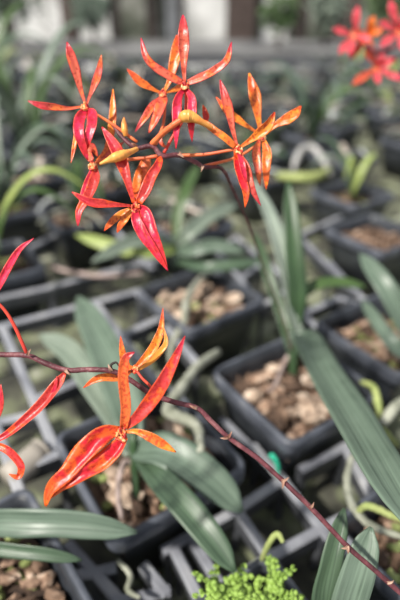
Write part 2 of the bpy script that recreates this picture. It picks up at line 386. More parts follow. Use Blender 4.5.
# far pots on the same slanting rows
rnd = random.Random(21); FAR = []
def frame_ok(g, m=25):
    q = g-Vector((0, 0, CAMH)); d = q.dot(FW)
    if d < .05: return False
    x = 200+q.x/d*FPX; y = 300-q.dot(UPV)/d*FPX
    return -m < x < 400+m and -m*1.0 < y < 600+m
def zone(g):
    k = 'left' if g.x < -0.13*g.y/0.7 else ('right' if g.x > 0.13*g.y/0.7 else 'middle')
    dz = 'nearer' if g.y < 1.15 else 'farthest'
    return k, dz
for i in range(-40, 40):
    for j in range(-10, 40):
        g = Vector((0.079, 0.306, 0))+UX*(0.118*i)+VX*(0.118*j)
        if g.y < 0.56 or g.y > 2.85 or abs(g.x) > 1.3 or not frame_ok(g): continue
        if any((g-a).length < 0.125 for a, s in POTS): continue
        if rnd.random() < (0.25 if g.y < 1 else 0.3): continue
        if g.y < .64 and g.x < -.05: continue
        k, dz = zone(g)
        p_ = pot(g+Vector((rnd.uniform(-.003, .003), rnd.uniform(-.003, .003), 0)), RZ+rnd.uniform(-.05, .05),
                 'small black square pot among the %s blurred rows, %s of the bench' % (dz, k if k == 'middle' else k+' side'), 'blurred black pots, %s rows, %s' % (dz, k))
        bark(p_, rnd.randrange(3), 'bark in a blurred pot among the %s rows, %s of the bench' % (dz, k if k == 'middle' else k+' side'), 'bark in blurred pots, %s rows, %s' % (dz, k), far=True)
        FAR.append((g, p_))

# ------------------------------------------------------------ open carrier trays standing between the pots
def clear(p_): return all(max(abs((p_-c).dot(UX)), abs((p_-c).dot(VX))) > HP*s-0.002 for c, s in POTS)
def bars(mb, a, b, z, hb, dp):
    """a bar of the tray from a to b, left out where a pot stands in the way; dusty top, darker sides, little feet"""
    z += random.uniform(-.0006, .0006)
    n = max(2, int((b-a).length/0.006)); runs = []; cur = None
    for k in range(n):
        p0, p1 = a.lerp(b, k/n), a.lerp(b, (k+1)/n)
        if clear(p0) and clear(p1):
            if cur: cur[1] = p1
            else: cur = [p0, p1]; runs.append(cur)
        else: cur = None
    for p0, p1 in runs:
        if (p1-p0).length < .008: continue
        d = (p1-p0).normalized(); s = Vector((-d.y, d.x, 0)); p0 = p0-d*hb*.8; p1 = p1+d*hb*.8
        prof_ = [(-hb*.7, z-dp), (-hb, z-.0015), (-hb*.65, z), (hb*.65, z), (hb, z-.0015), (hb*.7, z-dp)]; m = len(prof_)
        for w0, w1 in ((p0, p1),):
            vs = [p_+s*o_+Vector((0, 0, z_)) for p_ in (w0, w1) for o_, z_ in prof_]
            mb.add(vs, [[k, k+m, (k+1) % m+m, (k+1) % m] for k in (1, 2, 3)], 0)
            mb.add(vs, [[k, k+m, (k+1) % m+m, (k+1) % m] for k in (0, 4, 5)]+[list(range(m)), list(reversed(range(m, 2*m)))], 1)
        for f_ in (p0+d*hb, p1-d*hb):
            box(mb, f_.x-hb*.6, f_.x+hb*.6, f_.y-hb*.6, f_.y+hb*.6, ZM+.0005, z-dp*.5, 1)
def px_tray(label, z, segs, hb=.0038, dp=.016):
    mb = MB()
    for a, b in segs:
        p, q = G(*a, z), G(*b, z); p.z = q.z = 0
        bars(mb, p, q, z, hb, dp)
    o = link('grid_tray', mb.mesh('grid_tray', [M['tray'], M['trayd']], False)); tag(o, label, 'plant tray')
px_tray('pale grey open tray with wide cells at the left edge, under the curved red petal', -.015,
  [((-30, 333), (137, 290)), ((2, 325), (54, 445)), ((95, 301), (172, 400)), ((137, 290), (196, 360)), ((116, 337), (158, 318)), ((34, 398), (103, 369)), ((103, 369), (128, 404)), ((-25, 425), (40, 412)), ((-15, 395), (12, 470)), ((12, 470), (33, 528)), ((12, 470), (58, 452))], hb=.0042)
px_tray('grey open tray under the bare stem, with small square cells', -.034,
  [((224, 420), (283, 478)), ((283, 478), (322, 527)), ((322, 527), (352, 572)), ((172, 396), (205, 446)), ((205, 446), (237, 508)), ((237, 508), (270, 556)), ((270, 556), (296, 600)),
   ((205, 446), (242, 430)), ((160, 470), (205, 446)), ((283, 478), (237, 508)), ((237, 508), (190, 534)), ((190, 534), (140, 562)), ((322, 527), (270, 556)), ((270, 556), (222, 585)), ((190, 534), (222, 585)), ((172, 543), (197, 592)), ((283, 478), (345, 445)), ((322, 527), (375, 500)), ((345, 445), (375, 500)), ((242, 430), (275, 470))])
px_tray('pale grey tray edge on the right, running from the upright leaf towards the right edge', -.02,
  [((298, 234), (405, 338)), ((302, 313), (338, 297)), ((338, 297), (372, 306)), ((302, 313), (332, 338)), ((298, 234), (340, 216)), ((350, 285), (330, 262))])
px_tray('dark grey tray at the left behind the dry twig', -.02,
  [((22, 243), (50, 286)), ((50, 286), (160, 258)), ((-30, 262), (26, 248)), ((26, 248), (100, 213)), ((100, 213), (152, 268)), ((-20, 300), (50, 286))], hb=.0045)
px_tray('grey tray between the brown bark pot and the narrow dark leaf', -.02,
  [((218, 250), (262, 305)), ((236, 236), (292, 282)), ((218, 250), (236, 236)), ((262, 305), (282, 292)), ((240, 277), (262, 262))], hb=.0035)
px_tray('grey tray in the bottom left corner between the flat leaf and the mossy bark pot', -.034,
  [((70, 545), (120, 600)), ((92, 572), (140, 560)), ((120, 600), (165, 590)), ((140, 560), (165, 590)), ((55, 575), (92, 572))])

# ------------------------------------------------------------ leaves of the nearer plants
LEAFW = dict(strap=[.5, .72, .9, .98, 1, .98, .94, .88, .72, .12], blade=[.5, .8, 1, .95, .85, .7, .5, .25, .02])
UPZ = Vector((0, 0, 1))
def wl(t, name, kind, pts, px, mat, hint=None, cup=.3, keel=True, prof='strap', th=.0016, label=None, twist=(0, 0), wav=.12):
    """leaf given by pixel + height points, px = full width in pixels in the middle"""
    q = [G(*p_) for p_ in pts]; mid = q[len(q)//2]
    hw = px/2*depth(mid)/FPX
    mb = MB(); ribbon(mb, q, [x*hw for x in LEAFW[prof]], hint or (TOCAM*.6+UPZ*.6), cup, keel, th, twist=twist, wav=wav, seed=len(q)*1.3+px)
    o = link(name, mb.mesh(name, [M[mat], M[mat]])); inv_parent(o, t)
    if label: o['label'] = label
    return o
def wroot(t, pts, px, mat='root', top=None, name='aerial_root', sides=10):
    q = [G(*p_) for p_ in pts]; r = px/2*depth(q[len(q)//2])/FPX
    mb = MB(); tube(mb, q, [r*.9, r, r, r*.95, r*.7], n=34, lump=.25, seed=px, sides=sides)
    o = link(name, mb.mesh(name, [M[mat]]))
    if t is not None: inv_parent(o, t)
    return o
# plant in the main pot
M['leafs'] = leaf_mat('leaf_silver_green', (0.17, 0.215, 0.17), (0.28, 0.33, 0.27), .38, .08)
pm = empty('orchid_plant', G(293, 372, -.012)); tag(pm, 'orchid plant with long strap leaves rising from the tan bark pot right of centre', 'orchid plant')
wroot(pm, [(293, 376, -.014), (294, 345, .012), (297, 318, .03), (298, 290, .05)], 9, 'leafd', name='stem')
wl(pm, 'leaf', 0, [(294, 352, .006), (302, 335, .03), (322, 372, .055), (350, 420, .075), (378, 468, .09), (425, 545, .10)], 46, 'leafg', keel=True, cup=.25)
wl(pm, 'leaf', 0, [(296, 325, .028), (297, 290, .06), (293, 245, .095), (288, 181, .14)], 19, 'leafd', hint=TOCAM, label='upright glossy dark green leaf')
wl(pm, 'leaf', 0, [(297, 335, .02), (292, 300, .05), (280, 250, .085), (266, 212, .105), (250, 178, .12)], 23, 'leafs', hint=TOCAM+Vector((.5, 0, 0)), label='pale grey-green leaf')
wl(pm, 'leaf', 0, [(293, 362, .0), (283, 320, .02), (268, 275, .05), (254, 232, .075)], 12, 'leafd', hint=TOCAM, label='narrow dark leaf')
wl(pm, 'leaf', 0, [(299, 300, .045), (315, 286, .055), (340, 283, .055), (366, 287, .05)], 12, 'leafv', hint=UPZ+TOCAM)
wroot(pm, [(297, 345, .008), (306, 352, -.004), (314, 366, -.006)], 4, 'root'); wroot(pm, [(291, 352, .004), (283, 366, -.004), (275, 386, -.006), (268, 392, -.008)], 5, 'twig')
# plant in the pot under the big flower
pb = empty('orchid_plant', G(138, 500, -.012)); tag(pb, 'orchid plant with broad leaves behind and below the largest flower', 'orchid plant')
wroot(pb, [(136, 505, -.014), (135, 470, .005), (134, 440, .025), (136, 415, .03)], 9, 'leafd', name='stem')
wl(pb, 'leaf', 0, [(135, 450, .01), (128, 410, .02), (112, 365, .03), (98, 335, .032), (78, 297, .035)], 36, 'leafg', hint=UPZ*.7+TOCAM, label='long grey-green leaf')
wl(pb, 'leaf', 0, [(133, 455, .01), (118, 420, .01), (95, 385, .015), (70, 352, .018), (40, 335, .02)], 27, 'leafp', hint=UPZ*.7+TOCAM)
wl(pb, 'leaf', 0, [(136, 452, .018), (165, 452, .03), (202, 474, .026), (242, 512, .012)], 38, 'leafg', hint=UPZ+TOCAM*.5)
wl(pb, 'leaf', 0, [(138, 455, .015), (165, 485, .03), (200, 525, .03), (235, 572, .02)], 30, 'leafm', hint=UPZ+TOCAM*.6)
wroot(pb, [(141, 470, .004), (125, 462, .012), (118, 490, .006), (122, 520, -.006)], 6, 'twig')
# flat leaves bottom left
pl = empty('orchid_plant', G(-30, 560, -.01)); tag(pl, 'orchid plant reaching flat leaves in from the bottom left edge', 'orchid plant')
wl(pl, 'leaf', 0, [(-35, 560, -.012), (-20, 525, .022), (30, 522, .034), (85, 524, .034), (137, 532, .03)], 27, 'leafg', hint=UPZ*.3+TOCAM, wav=.2)
wl(pl, 'leaf', 0, [(-35, 565, -.012), (-20, 548, .018), (20, 551, .024), (50, 554, .024), (82, 560, .02)], 14, 'leafm', hint=UPZ*.3+TOCAM)
# upright leaves bottom right
pr = empty('orchid_plant', G(345, 640, -.01)); tag(pr, 'orchid plant with two blunt upright leaves at the bottom right', 'orchid plant')
wl(pr, 'leaf', 0, [(338, 660, -.012), (322, 610, .03), (330, 560, .055), (344, 508, .07)], 24, 'leafm', hint=TOCAM, prof='strap')
wl(pr, 'leaf', 0, [(342, 660, -.012), (345, 615, .035), (358, 570, .06), (371, 527, .075)], 34, 'leafg', hint=TOCAM+Vector((-.3, 0, 0)))
# right edge leaf
pe = empty('orchid_plant', G(405, 335, -.01)); tag(pe, 'orchid plant with two grey-green leaves leaning in at the right edge', 'orchid plant')
wl(pe, 'leaf', 0, [(415, 350, -.012), (405, 325, .02), (385, 288, .05), (360, 254, .065)], 22, 'leafg', hint=TOCAM)
wl(pe, 'leaf', 0, [(418, 352, -.012), (400, 350, .015), (378, 325, .025), (362, 300, .03)], 15, 'leafg', hint=TOCAM)
# middle plants behind the upper blossoms
pk = empty('orchid_plant', G(175, 262, -.012)); tag(pk, 'low orchid plant with spreading grey leaves behind the hanging red flower', 'orchid plant')
wroot(pk, [(176, 268, -.014), (176, 255, .0), (177, 235, .015)], 8, 'leafm', name='stem')
wl(pk, 'leaf', 0, [(177, 245, .01), (190, 232, .03), (212, 215, .04), (237, 204, .045)], 15, 'leafp', hint=TOCAM)
wl(pk, 'leaf', 0, [(176, 247, .01), (155, 240, .03), (130, 243, .035), (92, 262, .03)], 15, 'leafp', hint=TOCAM)
wl(pk, 'leaf', 0, [(175, 250, .01), (150, 252, .02), (115, 247, .025), (76, 235, .03)], 14, 'leafy', hint=TOCAM, label='yellowing leaf')
wl(pk, 'leaf', 0, [(176, 242, .012), (178, 215, .04), (186, 190, .065), (198, 165, .08)], 12, 'leafv', hint=TOCAM, label='upright vivid green leaf')
wl(pk, 'leaf', 0, [(178, 252, .005), (195, 250, .015), (215, 246, .02), (245, 252, .015)], 14, 'leafg', hint=TOCAM)
wl(pk, 'leaf', 0, [(178, 262, .0), (200, 268, .015), (230, 266, .02), (262, 262, .02)], 13, 'leafm', hint=UPZ+TOCAM)
# roots lying on the trays and pots
M['rootw'] = mat_noise('root_white', [(0.3, (0.32, 0.31, 0.30)), (0.6, (0.55, 0.54, 0.52))], 90, 0.7)
def lone(name, pts, px, mat, label, cat, group=None):
    q = [G(*p_) for p_ in pts]; r = px/2*depth(q[len(q)//2])/FPX
    mb = MB(); tube(mb, q, [r*.8, r, r*1.05, r*.95, r*.6], n=36, lump=.3, seed=px)
    o = link(name, mb.mesh(name, [M[mat]])); tag(o, label, cat, group); return o
lone('aerial_root', [(218, 352, .0075), (198, 366, .016), (180, 390, .02), (168, 410, .022), (182, 418, .026), (197, 427, .03), (201, 452, .035)], 12, 'root', 'fat silvery aerial root clambering beside the tan bark pot', 'root')
lone('aerial_root', [(213, 268, -.008), (196, 284, .008), (186, 303, .012), (184, 322, .0), (172, 345, -.02), (170, 365, -.028)], 7, 'root', 'thin pale root climbing out of the brown bark pot', 'root')
lone('aerial_root', [(292, 172, .01), (300, 152, .03), (311, 147, .034), (322, 158, .028), (330, 175, .012)], 6, 'rootw', 'grey arched root above the upright dark green leaf', 'root')
lone('aerial_root', [(278, 176, .012), (300, 178, .018), (318, 176, .018), (330, 168, .016)], 9, 'rooty', 'yellow-green root crossing below the grey arch', 'root')
lone('aerial_root', [(362, 382, .006), (374, 388, .016), (378, 405, .012), (381, 425, .0), (398, 446, -.02)], 7, 'rooty', 'yellow-green root hooking up beside the big right-hand leaf', 'root')
lone('aerial_root', [(382, 424, .006), (395, 408, .012), (412, 396, .006)], 11, 'root', 'thick pale root running off the right edge', 'root')
lone('aerial_root', [(352, 456, .01), (347, 480, .012), (352, 505, .01), (372, 526, .008), (412, 540, .006)], 8, 'root', 'grey root looping under the big right-hand leaf', 'root')
lone('aerial_root', [(357, 512, .01), (368, 506, .016), (388, 514, .012), (410, 524, .008)], 7, 'rooty', 'greenish root inside the loop of the grey one', 'root')
lone('dry_twig', [(50, 267, -.01), (75, 273, -.006), (105, 276, .0), (142, 273, .002)], 5, 'twig', 'dry greyish twig lying across the tray at left', 'twig')
lone('plant_label_stake', [(118, 560, -.02), (130, 575, -.02), (128, 590, -.02), (140, 598, -.02)], 6, 'root', 'pale curled root scrap in front of the bottom left pot', 'root').name = 'root_scrap'
# cream pipe stub at the left
mb = MB(); a_ = G(8, 480, -.02); b_ = G(42, 452, -.02)
tube(mb, [a_, a_.lerp(b_, .5), b_], [.0105]*3, n=4, sides=24); tube(mb, [b_-(b_-a_)*.03, b_+(b_-a_)*.05], [.0112]*2, n=1, sides=24)
tag(link('pipe', mb.mesh('pipe', [M['cream']])), 'short cream pipe lying on the tray behind the curled red petal', 'pipe')
# teal clip
mb = MB(); g_ = G(275, 462, -.020)
tube(mb, [g_+Vector((-.003, .004, .004)), g_+Vector((0, .001, .002)), g_+Vector((.002, -.003, -.003)), g_+Vector((.001, -.006, -.009))], [.0012, .0018, .0016, .001], n=10)
blob(mb, g_+Vector((-.002, .003, .003)), (.0025, .002, .002), 3, .2)
tag(link('plant_clip', mb.mesh('plant_clip', [M['teal']])), 'small teal plastic clip on the tray just behind the bare stem', 'clip')

# bright fern
fc = fernp.location+Vector((.0, .012, -.012)); ft = empty('fern', fc); tag(ft, 'bright yellow-green fern with tiny leaflets at the bottom edge', 'fern')
rf = random.Random(4)
for k in range(80):
    mb = MB(); tip = G(rf.uniform(212, 300), rf.uniform(580, 650), rf.uniform(.006, .022)); an = rf.uniform(0, 6.28); L = .012
    r_ = tip-fernp.location; bu_, bv_ = max(-.03, min(.03, r_.dot(UX)*.7)), max(-.03, min(.03, r_.dot(VX)*.7))
    bs = fernp.location+UX*bu_+VX*bv_+Vector((0, 0, -.012)); dd_ = Vector((math.cos(an), math.sin(an), 0))
    q = [bs, bs.lerp(tip, .6)+UPZ*.006, tip, tip+dd_*L+UPZ*.001]
    tube(mb, q, [.0005, .0004, .0003], n=10, sides=5)
    cc = catmull(q, 12)
    for i in range(3, 13):
        for s in (-1, 1, 0.4):
            sd_ = Vector((-math.sin(an)*s, math.cos(an)*s, .3)).normalized()
            b0 = cc[i]; ln = .0050*(1.25-i/14)*rf.uniform(.6, 1.25); sd_ = (sd_+Vector((rf.uniform(-.6, .6), rf.uniform(-.6, .6), rf.uniform(-.3, .5)))).normalized()
            ribbon(mb, [b0, b0+sd_*ln*.5, b0+sd_*ln+Vector((0, 0, -.0006))], [.0004, .0016, .0016, .0003], UPZ+Vector((rf.uniform(-.5, .5), rf.uniform(-.5, .5), 0)), .2, False, .0003, n=4, a=2)
    o = link('frond', mb.mesh('frond', [M['fern'], M['fern']])); inv_parent(o, ft)
wroot(ft, [(262, 560, .0), (268, 545, .02), (277, 534, .03), (283, 542, .028)], 6, 'rooty', name='curled_shoot')

# ------------------------------------------------------------ blurred plants in the rows behind
def proto(kind, seed):
    rr = random.Random(seed); t = empty('seedling_orchid'); n = rr.randint(4, 6)
    ax = rr.uniform(0, 3.14)
    for k in range(n):
        sgn = 1 if k % 2 else -1; a = ax+(0 if sgn > 0 else math.pi)+rr.uniform(-.35, .35)
        L = rr.uniform(.05, .1); h = rr.uniform(.02, .075); d = Vector((math.cos(a), math.sin(a), 0)); z0 = -.014+.006*k
        pts = [Vector((0, 0, z0)), d*L*.3+UPZ*(z0+h*.6), d*L*.7+UPZ*(z0+h), d*L+UPZ*(z0+h*rr.uniform(.6, 1.1))]
        mb = MB(); hw = rr.uniform(.005, .009)
        ribbon(mb, pts, [x*hw for x in LEAFW['strap']], UPZ+Vector((0, -.3, 0)), .3, True, .0014, n=12, a=4, wav=.1, seed=seed+k)
        m_ = M[kind[k % len(kind)]]
        kid('leaf', mb.mesh('leaf', [m_, m_]), t)
    for k in range(4):
        a = rr.uniform(0, 6.28); d = Vector((math.cos(a), math.sin(a), 0))
        mb = MB(); tube(mb, [UPZ*-.012, d*.02+UPZ*.008, d*.045+UPZ*.004, d*.062+UPZ*-.004], [.0018, .0022, .0022, .0016], n=12, sides=6)
        kid('aerial_root', mb.mesh('aerial_root', [M['root']]), t)
    return t
M['leafdry'] = leaf_mat('leaf_dry', (0.22, 0.17, 0.13), (0.5, 0.44, 0.38), .6, .05)
M['leafs'] = leaf_mat('leaf_silver', (0.2, 0.22, 0.21), (0.5, 0.52, 0.5), .4, .05)
kinds = [(('leafs', 'leafdry'), 'silvery'), (('leafg', 'leafp'), 'grey-green'), (('leafd', 'leafm'), 'dark green'), (('leafp', 'leafy'), 'pale yellowish'), (('leafm', 'leafg'), 'mid-green'), (('leafv', 'leafd'), 'vivid green')]
protos = [(proto(k_, 30+i), nm) for i, (k_, nm) in enumerate(kinds)]
used = set()
for g, p_ in FAR:
    if (g.y > 1.95 and abs(g.x+.1) < .75 and len(used) == 6) or rnd.random() < .22 and len(used) == 6: continue
    i = rnd.randrange(6)
    o0, nm = protos[i]
    if i in used: o = copy_tree(o0)
    else: o = o0; used.add(i)
    o.location = (g.x, g.y, 0); o.rotation_euler = (0, 0, rnd.uniform(0, 6.28)); sc = rnd.uniform(.75, 1.15); o.scale = (sc, sc, sc)
    k, dz = zone(g)
    tag(o, '%s strap-leaved orchid seedling, blurred, in the %s rows, %s of the bench' % (nm, dz, k if k == 'middle' else k+' side'), 'orchid plant', 'blurred %s seedlings, %s rows, %s' % (nm, dz, k))

DRY = []
for i in range(5):
    mb = MB(); L = .045+.01*i
    ribbon(mb, [Vector((-L, 0, 0)), Vector((-L*.3, .006, .008)), Vector((L*.4, -.006, .009)), Vector((L, .004, 0))], [x*.006 for x in LEAFW['blade']], UPZ, .6, False, .001, n=14, a=4, wav=.6, seed=i*4.1)
    DRY.append(mb.mesh('dry_leaf', [M['leafdry' if i % 2 else 'leafs']]*2))
for g, p_ in FAR:
    for q_ in range(3):
        if rnd.random() < .42: continue
        o = link('dry_leaf', DRY[rnd.randrange(5)]); o.location = (g.x+rnd.uniform(-.03, .03), g.y+rnd.uniform(-.03, .03), .004+.007*q_); o.rotation_euler = (0, rnd.uniform(-.1, .1), rnd.uniform(0, 6.28))
        k, dz = zone(g)
        tag(o, 'dry silvery leaf across a blurred pot, %s rows, %s of the bench' % (dz, k if k == 'middle' else k+' side'), 'dry leaf', 'dry leaves on the pots, %s rows, %s' % (dz, k))
# leafy clumps at the left edge
def tuft(c, mats, n, L, seed, label, wd=.006):
    rr = random.Random(seed); t = empty('strap_leaf_plant', c); tag(t, label, 'plant')
    for k in range(n):
        a = rr.uniform(0, 6.28); d = Vector((math.cos(a), math.sin(a), 0)); l_ = L*rr.uniform(.7, 1.2)
        pts = [c, c+d*l_*.25+UPZ*l_*.6, c+d*l_*.6+UPZ*l_*.85, c+d*l_+UPZ*l_*.6]
        mb = MB(); ribbon(mb, pts, [x*wd for x in LEAFW['blade']], UPZ+TOCAM*.5, .3, True, .0012, n=14, a=4, seed=seed+k, wav=.1)
        m_ = M[mats[k % len(mats)]]; o = link('leaf', mb.mesh('leaf', [m_, m_])); inv_parent(o, t)
tuft(TUFTS[0], ('leafd', 'leafv', 'leafm', 'leafy'), 12, .13, 3, 'leafy green plant at the left edge above the red petal', .007)
tuft(TUFTS[1], ('leafp', 'leafm', 'leafg'), 10, .16, 5, 'pale arching strap-leaved plant at the left edge', .007)
tuft(TUFTS[2], ('leafp', 'leafg', 'leafv'), 12, .26, 9, 'tall pale strap-leaved plant behind the leftmost flower', .010)
tuft(TUFTS[3], ('leafv', 'leafp', 'leafg'), 11, .3, 13, 'bushy green plant in the upper left corner', .013)
tuft(TUFTS[4], ('leafm', 'leafv', 'leafg'), 10, .16, 17, 'green plant in the blurred rows below the distant pink flowers', .009)
tuft(TUFTS[5], ('leafy', 'leafp', 'leafm'), 7, .09, 19, 'yellow-green low plant left of the far right pot', .006)

# ------------------------------------------------------------ blossoms
def prof(kind):
    return {'spat': [.28, .36, .5, .72, .95, 1.0, .92, .62, .12], 'lance': [.4, .62, .85, 1.0, 1.0, .9, .72, .45, .06], 'broad': [.35, .8, 1.0, 1.0, .92, .8, .7, .5, .12], 'even': [.7, .9, 1, 1, .95, .9, .8, .6, .1]}[kind]
def tepal(parent, name, pts, px, mat, kind='spat', hint=None, back='yback', cup=.32, twist=(0, 0), wav=.12, th=.0007, seed=None, label=None):
    wav = wav*2.4; cup = cup*1.35
    px = px*(.86 if 'lateral' in name else .92)
    q = [P(*p_) for p_ in pts]; hw = px/2*depth(q[len(q)//2])/FPX
    mb = MB(); ribbon(mb, q, [x*hw for x in prof(kind)], hint or TOCAM, cup, False, th, twist=twist, wav=wav, seed=seed if seed is not None else pts[0][0]*.13+pts[-1][1]*.07, n=26, a=8)
    o = link(name, mb.mesh(name, [M[mat], M[back]]))
    inv_parent(o, parent)
    if label: o['label'] = label
    return o
def spray(loc, label): t = empty('orchid_flower_spray', loc); tag(t, label, 'orchid flower spray'); return t
def centre(t, x, y, d, px=9, ped=None, pedmat='ped_o'):
    """column and small lip of one flower; its tepals hang on it"""
    r = px/2*d/FPX; c = P(x, y, d); mb = MB()
    r *= .85
    blob(mb, c, (r*.5, r*.5, r*.8), x, .7, 3, mi=0)                                        # column
    blob(mb, c+UPV*(-r*.9)+TOCAM*r*.5, (r*.62, r*.5, r*.38), y, .8, 3, mi=0)                 # lip
    for s in (-1, 1): blob(mb, c+Vector((s*r*.6, 0, 0))+UPV*(-r*.35)+TOCAM*r*.15, (r*.3, r*.5, r*.62), s+y, .7, 3, mi=0)
    if ped:
        tube(mb, [c]+[P(*p_) for p_ in ped], [r*.30, r*.30, r*.34, r*.36], n=18, mi=1)
    o = link('flower', mb.mesh('flower', [M['lip'], M[pedmat]])); inv_parent(o, t); return o
def stem_part(t, name, pts, px, mat, radii=None, lump=.15, n=60):
    q = [P(*p_) for p_ in pts]; r = px/2*depth(q[len(q)//2])/FPX
    mb = MB(); tube(mb, q, [r*x for x in (radii or [1, 1, 1])], n=n, sides=12, lump=lump, seed=px)
    o = link(name, mb.mesh(name, [M[mat]])); inv_parent(o, t); return o
def bract(t, x, y, d, dx, dy, px=7):
    a = P(x, y, d); b = P(x+dx, y+dy, d-.001); hw = px/4*d/FPX
    mb = MB(); ribbon(mb, [a, a.lerp(b, .5)+TOCAM*.0006, b], [hw, hw*.9, hw*.5, hw*.05], TOCAM, .9, False, .0004, n=8, a=6)
    o = link('bract', mb.mesh('bract', [M['bract'], M['bract']])); inv_parent(o, t)

# upper spray
U = spray(P(155, 150, .205), 'upper orchid spray with seven orange-red flowers and yellow buds')
stem_part(U, 'stem', [(113, 125, .207), (122, 137, .206), (136, 148, .205), (152, 146, .205), (162, 156, .206), (179, 155, .208), (195, 162, .211), (204, 167, .214), (222, 169, .222), (234, 192, .245), (250, 228, .285), (264, 268, .335), (284, 322, .39), (292, 352, .41)], 4.6, 'rachis', [.75, .9, 1, 1.05, 1, 1, .8, .7, .65, .65, .7])
stem_part(U, 'pedicel', [(152, 144, .205), (162, 134, .200), (172, 126, .196), (184, 118, .194)], 6, 'ped_o')
stem_part(U, 'flower_bud', [(180, 120, .196), (185, 116.5, .193), (192, 117, .193), (200, 121, .194), (212, 128, .197)], 12.5, 'bud', [.5, .95, 1, .75, .5, .35], lump=.1).__setitem__('label', 'swollen yellow bud')
stem_part(U, 'flower_bud', [(137, 149, .202), (128, 153, .197), (118, 156.5, .194), (110, 159.5, .194), (100, 164, .195)], 10.5, 'bud', [.45, .6, 1, .95, .55, .25], lump=.1).__setitem__('label', 'yellow pointed bud')
stem_part(U, 'flower_bud', [(126, 136, .205), (124.6, 130, .204), (124, 124, .204), (124, 117.5, .204)], 6.5, 'bud', [.7, 1, .9, .2], n=20).__setitem__('label', 'tiny olive-yellow bud')
stem_part(U, 'flower_bud', [(149, 158, .215), (146, 166, .216), (143, 176, .216), (141, 184, .215)], 11, 'ped_o', [.35, .9, 1, .9, .3], n=24)
bract(U, 136, 147, .203, -5, -4, 8); bract(U, 179, 154, .206, 5, 4, 8); bract(U, 203, 166, .212, -2, 6, 6)
# A
a = centre(U, 85, 106, .203, 11, [(92.5, 112, .205), (112, 124, .206), (137, 142, .206)])
tepal(a, 'dorsal_sepal', [(85, 103, .203), (81, 90, .202), (76, 71, .200), (71, 55, .198), (67, 42, .197)], 10.5, 'coral', 'spat')
tepal(a, 'petal', [(87, 104, .203), (91, 94, .202), (96, 82, .201), (99.5, 71, .200), (101.5, 55, .198)], 8.5, 'coral', 'spat')
tepal(a, 'petal', [(82, 107, .203), (68, 109, .202), (54, 108, .200), (42, 106.5, .198), (28, 101, .197)], 8.5, 'coral', 'spat', cup=.5)
tepal(a, 'lateral_sepal', [(85, 110, .203), (80, 120, .199), (79.5, 134, .197), (83.5, 147, .198), (88, 160, .2)], 13, 'crimson', 'broad', twist=(-.3, .2))
tepal(a, 'lateral_sepal', [(88, 110, .203), (93, 116, .200), (92, 127, .198), (88, 140, .198), (86, 150, .2)], 13, 'crimson', 'broad', twist=(.3, -.2))
tepal(a, 'petal', [(80, 112, .204), (77, 126, .205), (75, 144, .205), (71, 163, .204)], 5, 'orange', 'spat')
# B
b = centre(U, 185, 85, .2, 11, [(186, 100, .202), (184, 118, .204), (172, 138, .206), (164, 153, .206)], 'ped_r')
tepal(b, 'dorsal_sepal', [(184.5, 82, .2), (184, 66, .199), (184, 48, .198), (183.5, 32, .197), (183, 15, .198)], 12.5, 'coral', 'spat', cup=.4)
tepal(b, 'petal', [(182, 83, .2), (170, 77, .199), (156, 68, .198), (146, 57, .197), (141, 38, .197)], 9, 'coral', 'even')
tepal(b, 'petal', [(188, 83, .2), (201, 78, .199), (216, 70, .198), (227, 60, .197), (231.5, 42, .197)], 9, 'coral', 'even')
tepal(b, 'lateral_sepal', [(183, 90, .2), (178, 99, .198), (176.5, 114, .197), (176.5, 130, .197), (176, 149, .199)], 11, 'crimson', 'lance', twist=(-.4, .3))
tepal(b, 'lateral_sepal', [(187, 90, .2), (192, 99, .198), (192, 112, .197), (191, 126, .197), (192, 142, .199)], 11, 'crimson', 'lance', twist=(.4, -.3))
# C behind B
c = centre(U, 163, 93, .216, 10, [(165, 105, .217), (163, 125, .214), (156, 144, .208)])
tepal(c, 'dorsal_sepal', [(164, 92, .216), (170, 80, .216), (174, 64, .215), (177, 48, .215), (177, 35, .216)], 12, 'orange', 'spat')
tepal(c, 'petal', [(161, 93, .216), (150, 88, .215), (140, 82, .214), (127, 69, .213)], 9, 'orange', 'spat', back='yellow')
tepal(c, 'petal', [(165, 93, .216), (178, 89, .219), (190, 84, .223)], 8, 'orange', 'spat')
tepal(c, 'lateral_sepal', [(164, 96, .216), (161, 106, .213), (157, 118, .212), (149, 133, .213)], 14, 'coral', 'broad', twist=(0, .4))
tepal(c, 'lateral_sepal', [(162, 97, .216), (153, 106, .214), (145, 118, .213), (135, 132, .214)], 9, 'coral', 'lance')
# D
d_ = centre(U, 238.5, 149, .2, 12, [(226, 151, .203), (205, 154.5, .206), (180, 155.5, .208)])
tepal(d_, 'dorsal_sepal', [(237, 146, .2), (232.5, 129, .199), (229, 112, .198), (225, 98, .197), (220, 80, .197)], 10.5, 'coral', 'spat')
tepal(d_, 'petal', [(235, 147, .2), (226, 139, .199), (216, 131.5, .199), (206, 124, .2), (200, 120, .202)], 8, 'orange', 'even')
tepal(d_, 'petal', [(241, 147, .2), (251, 140, .198), (260, 133, .196), (268, 125, .195), (274.5, 112, .195)], 12, 'orange', 'spat', cup=.5, twist=(0, .4))
tepal(d_, 'lateral_sepal', [(235, 153, .2), (237, 166, .198), (242, 180, .197), (246, 194, .197), (245, 208, .198)], 11, 'flame', 'lance', twist=(-.5, .1))
tepal(d_, 'lateral_sepal', [(240, 154, .2), (246, 166, .198), (249, 180, .198), (253, 192, .198), (261, 206, .199)], 9.5, 'coral', 'lance', twist=(.4, -.2))
tepal(d_, 'lip', [(238, 153, .199), (242, 163, .196), (244, 174, .196), (247, 186, .197)], 7, 'crimson', 'lance')
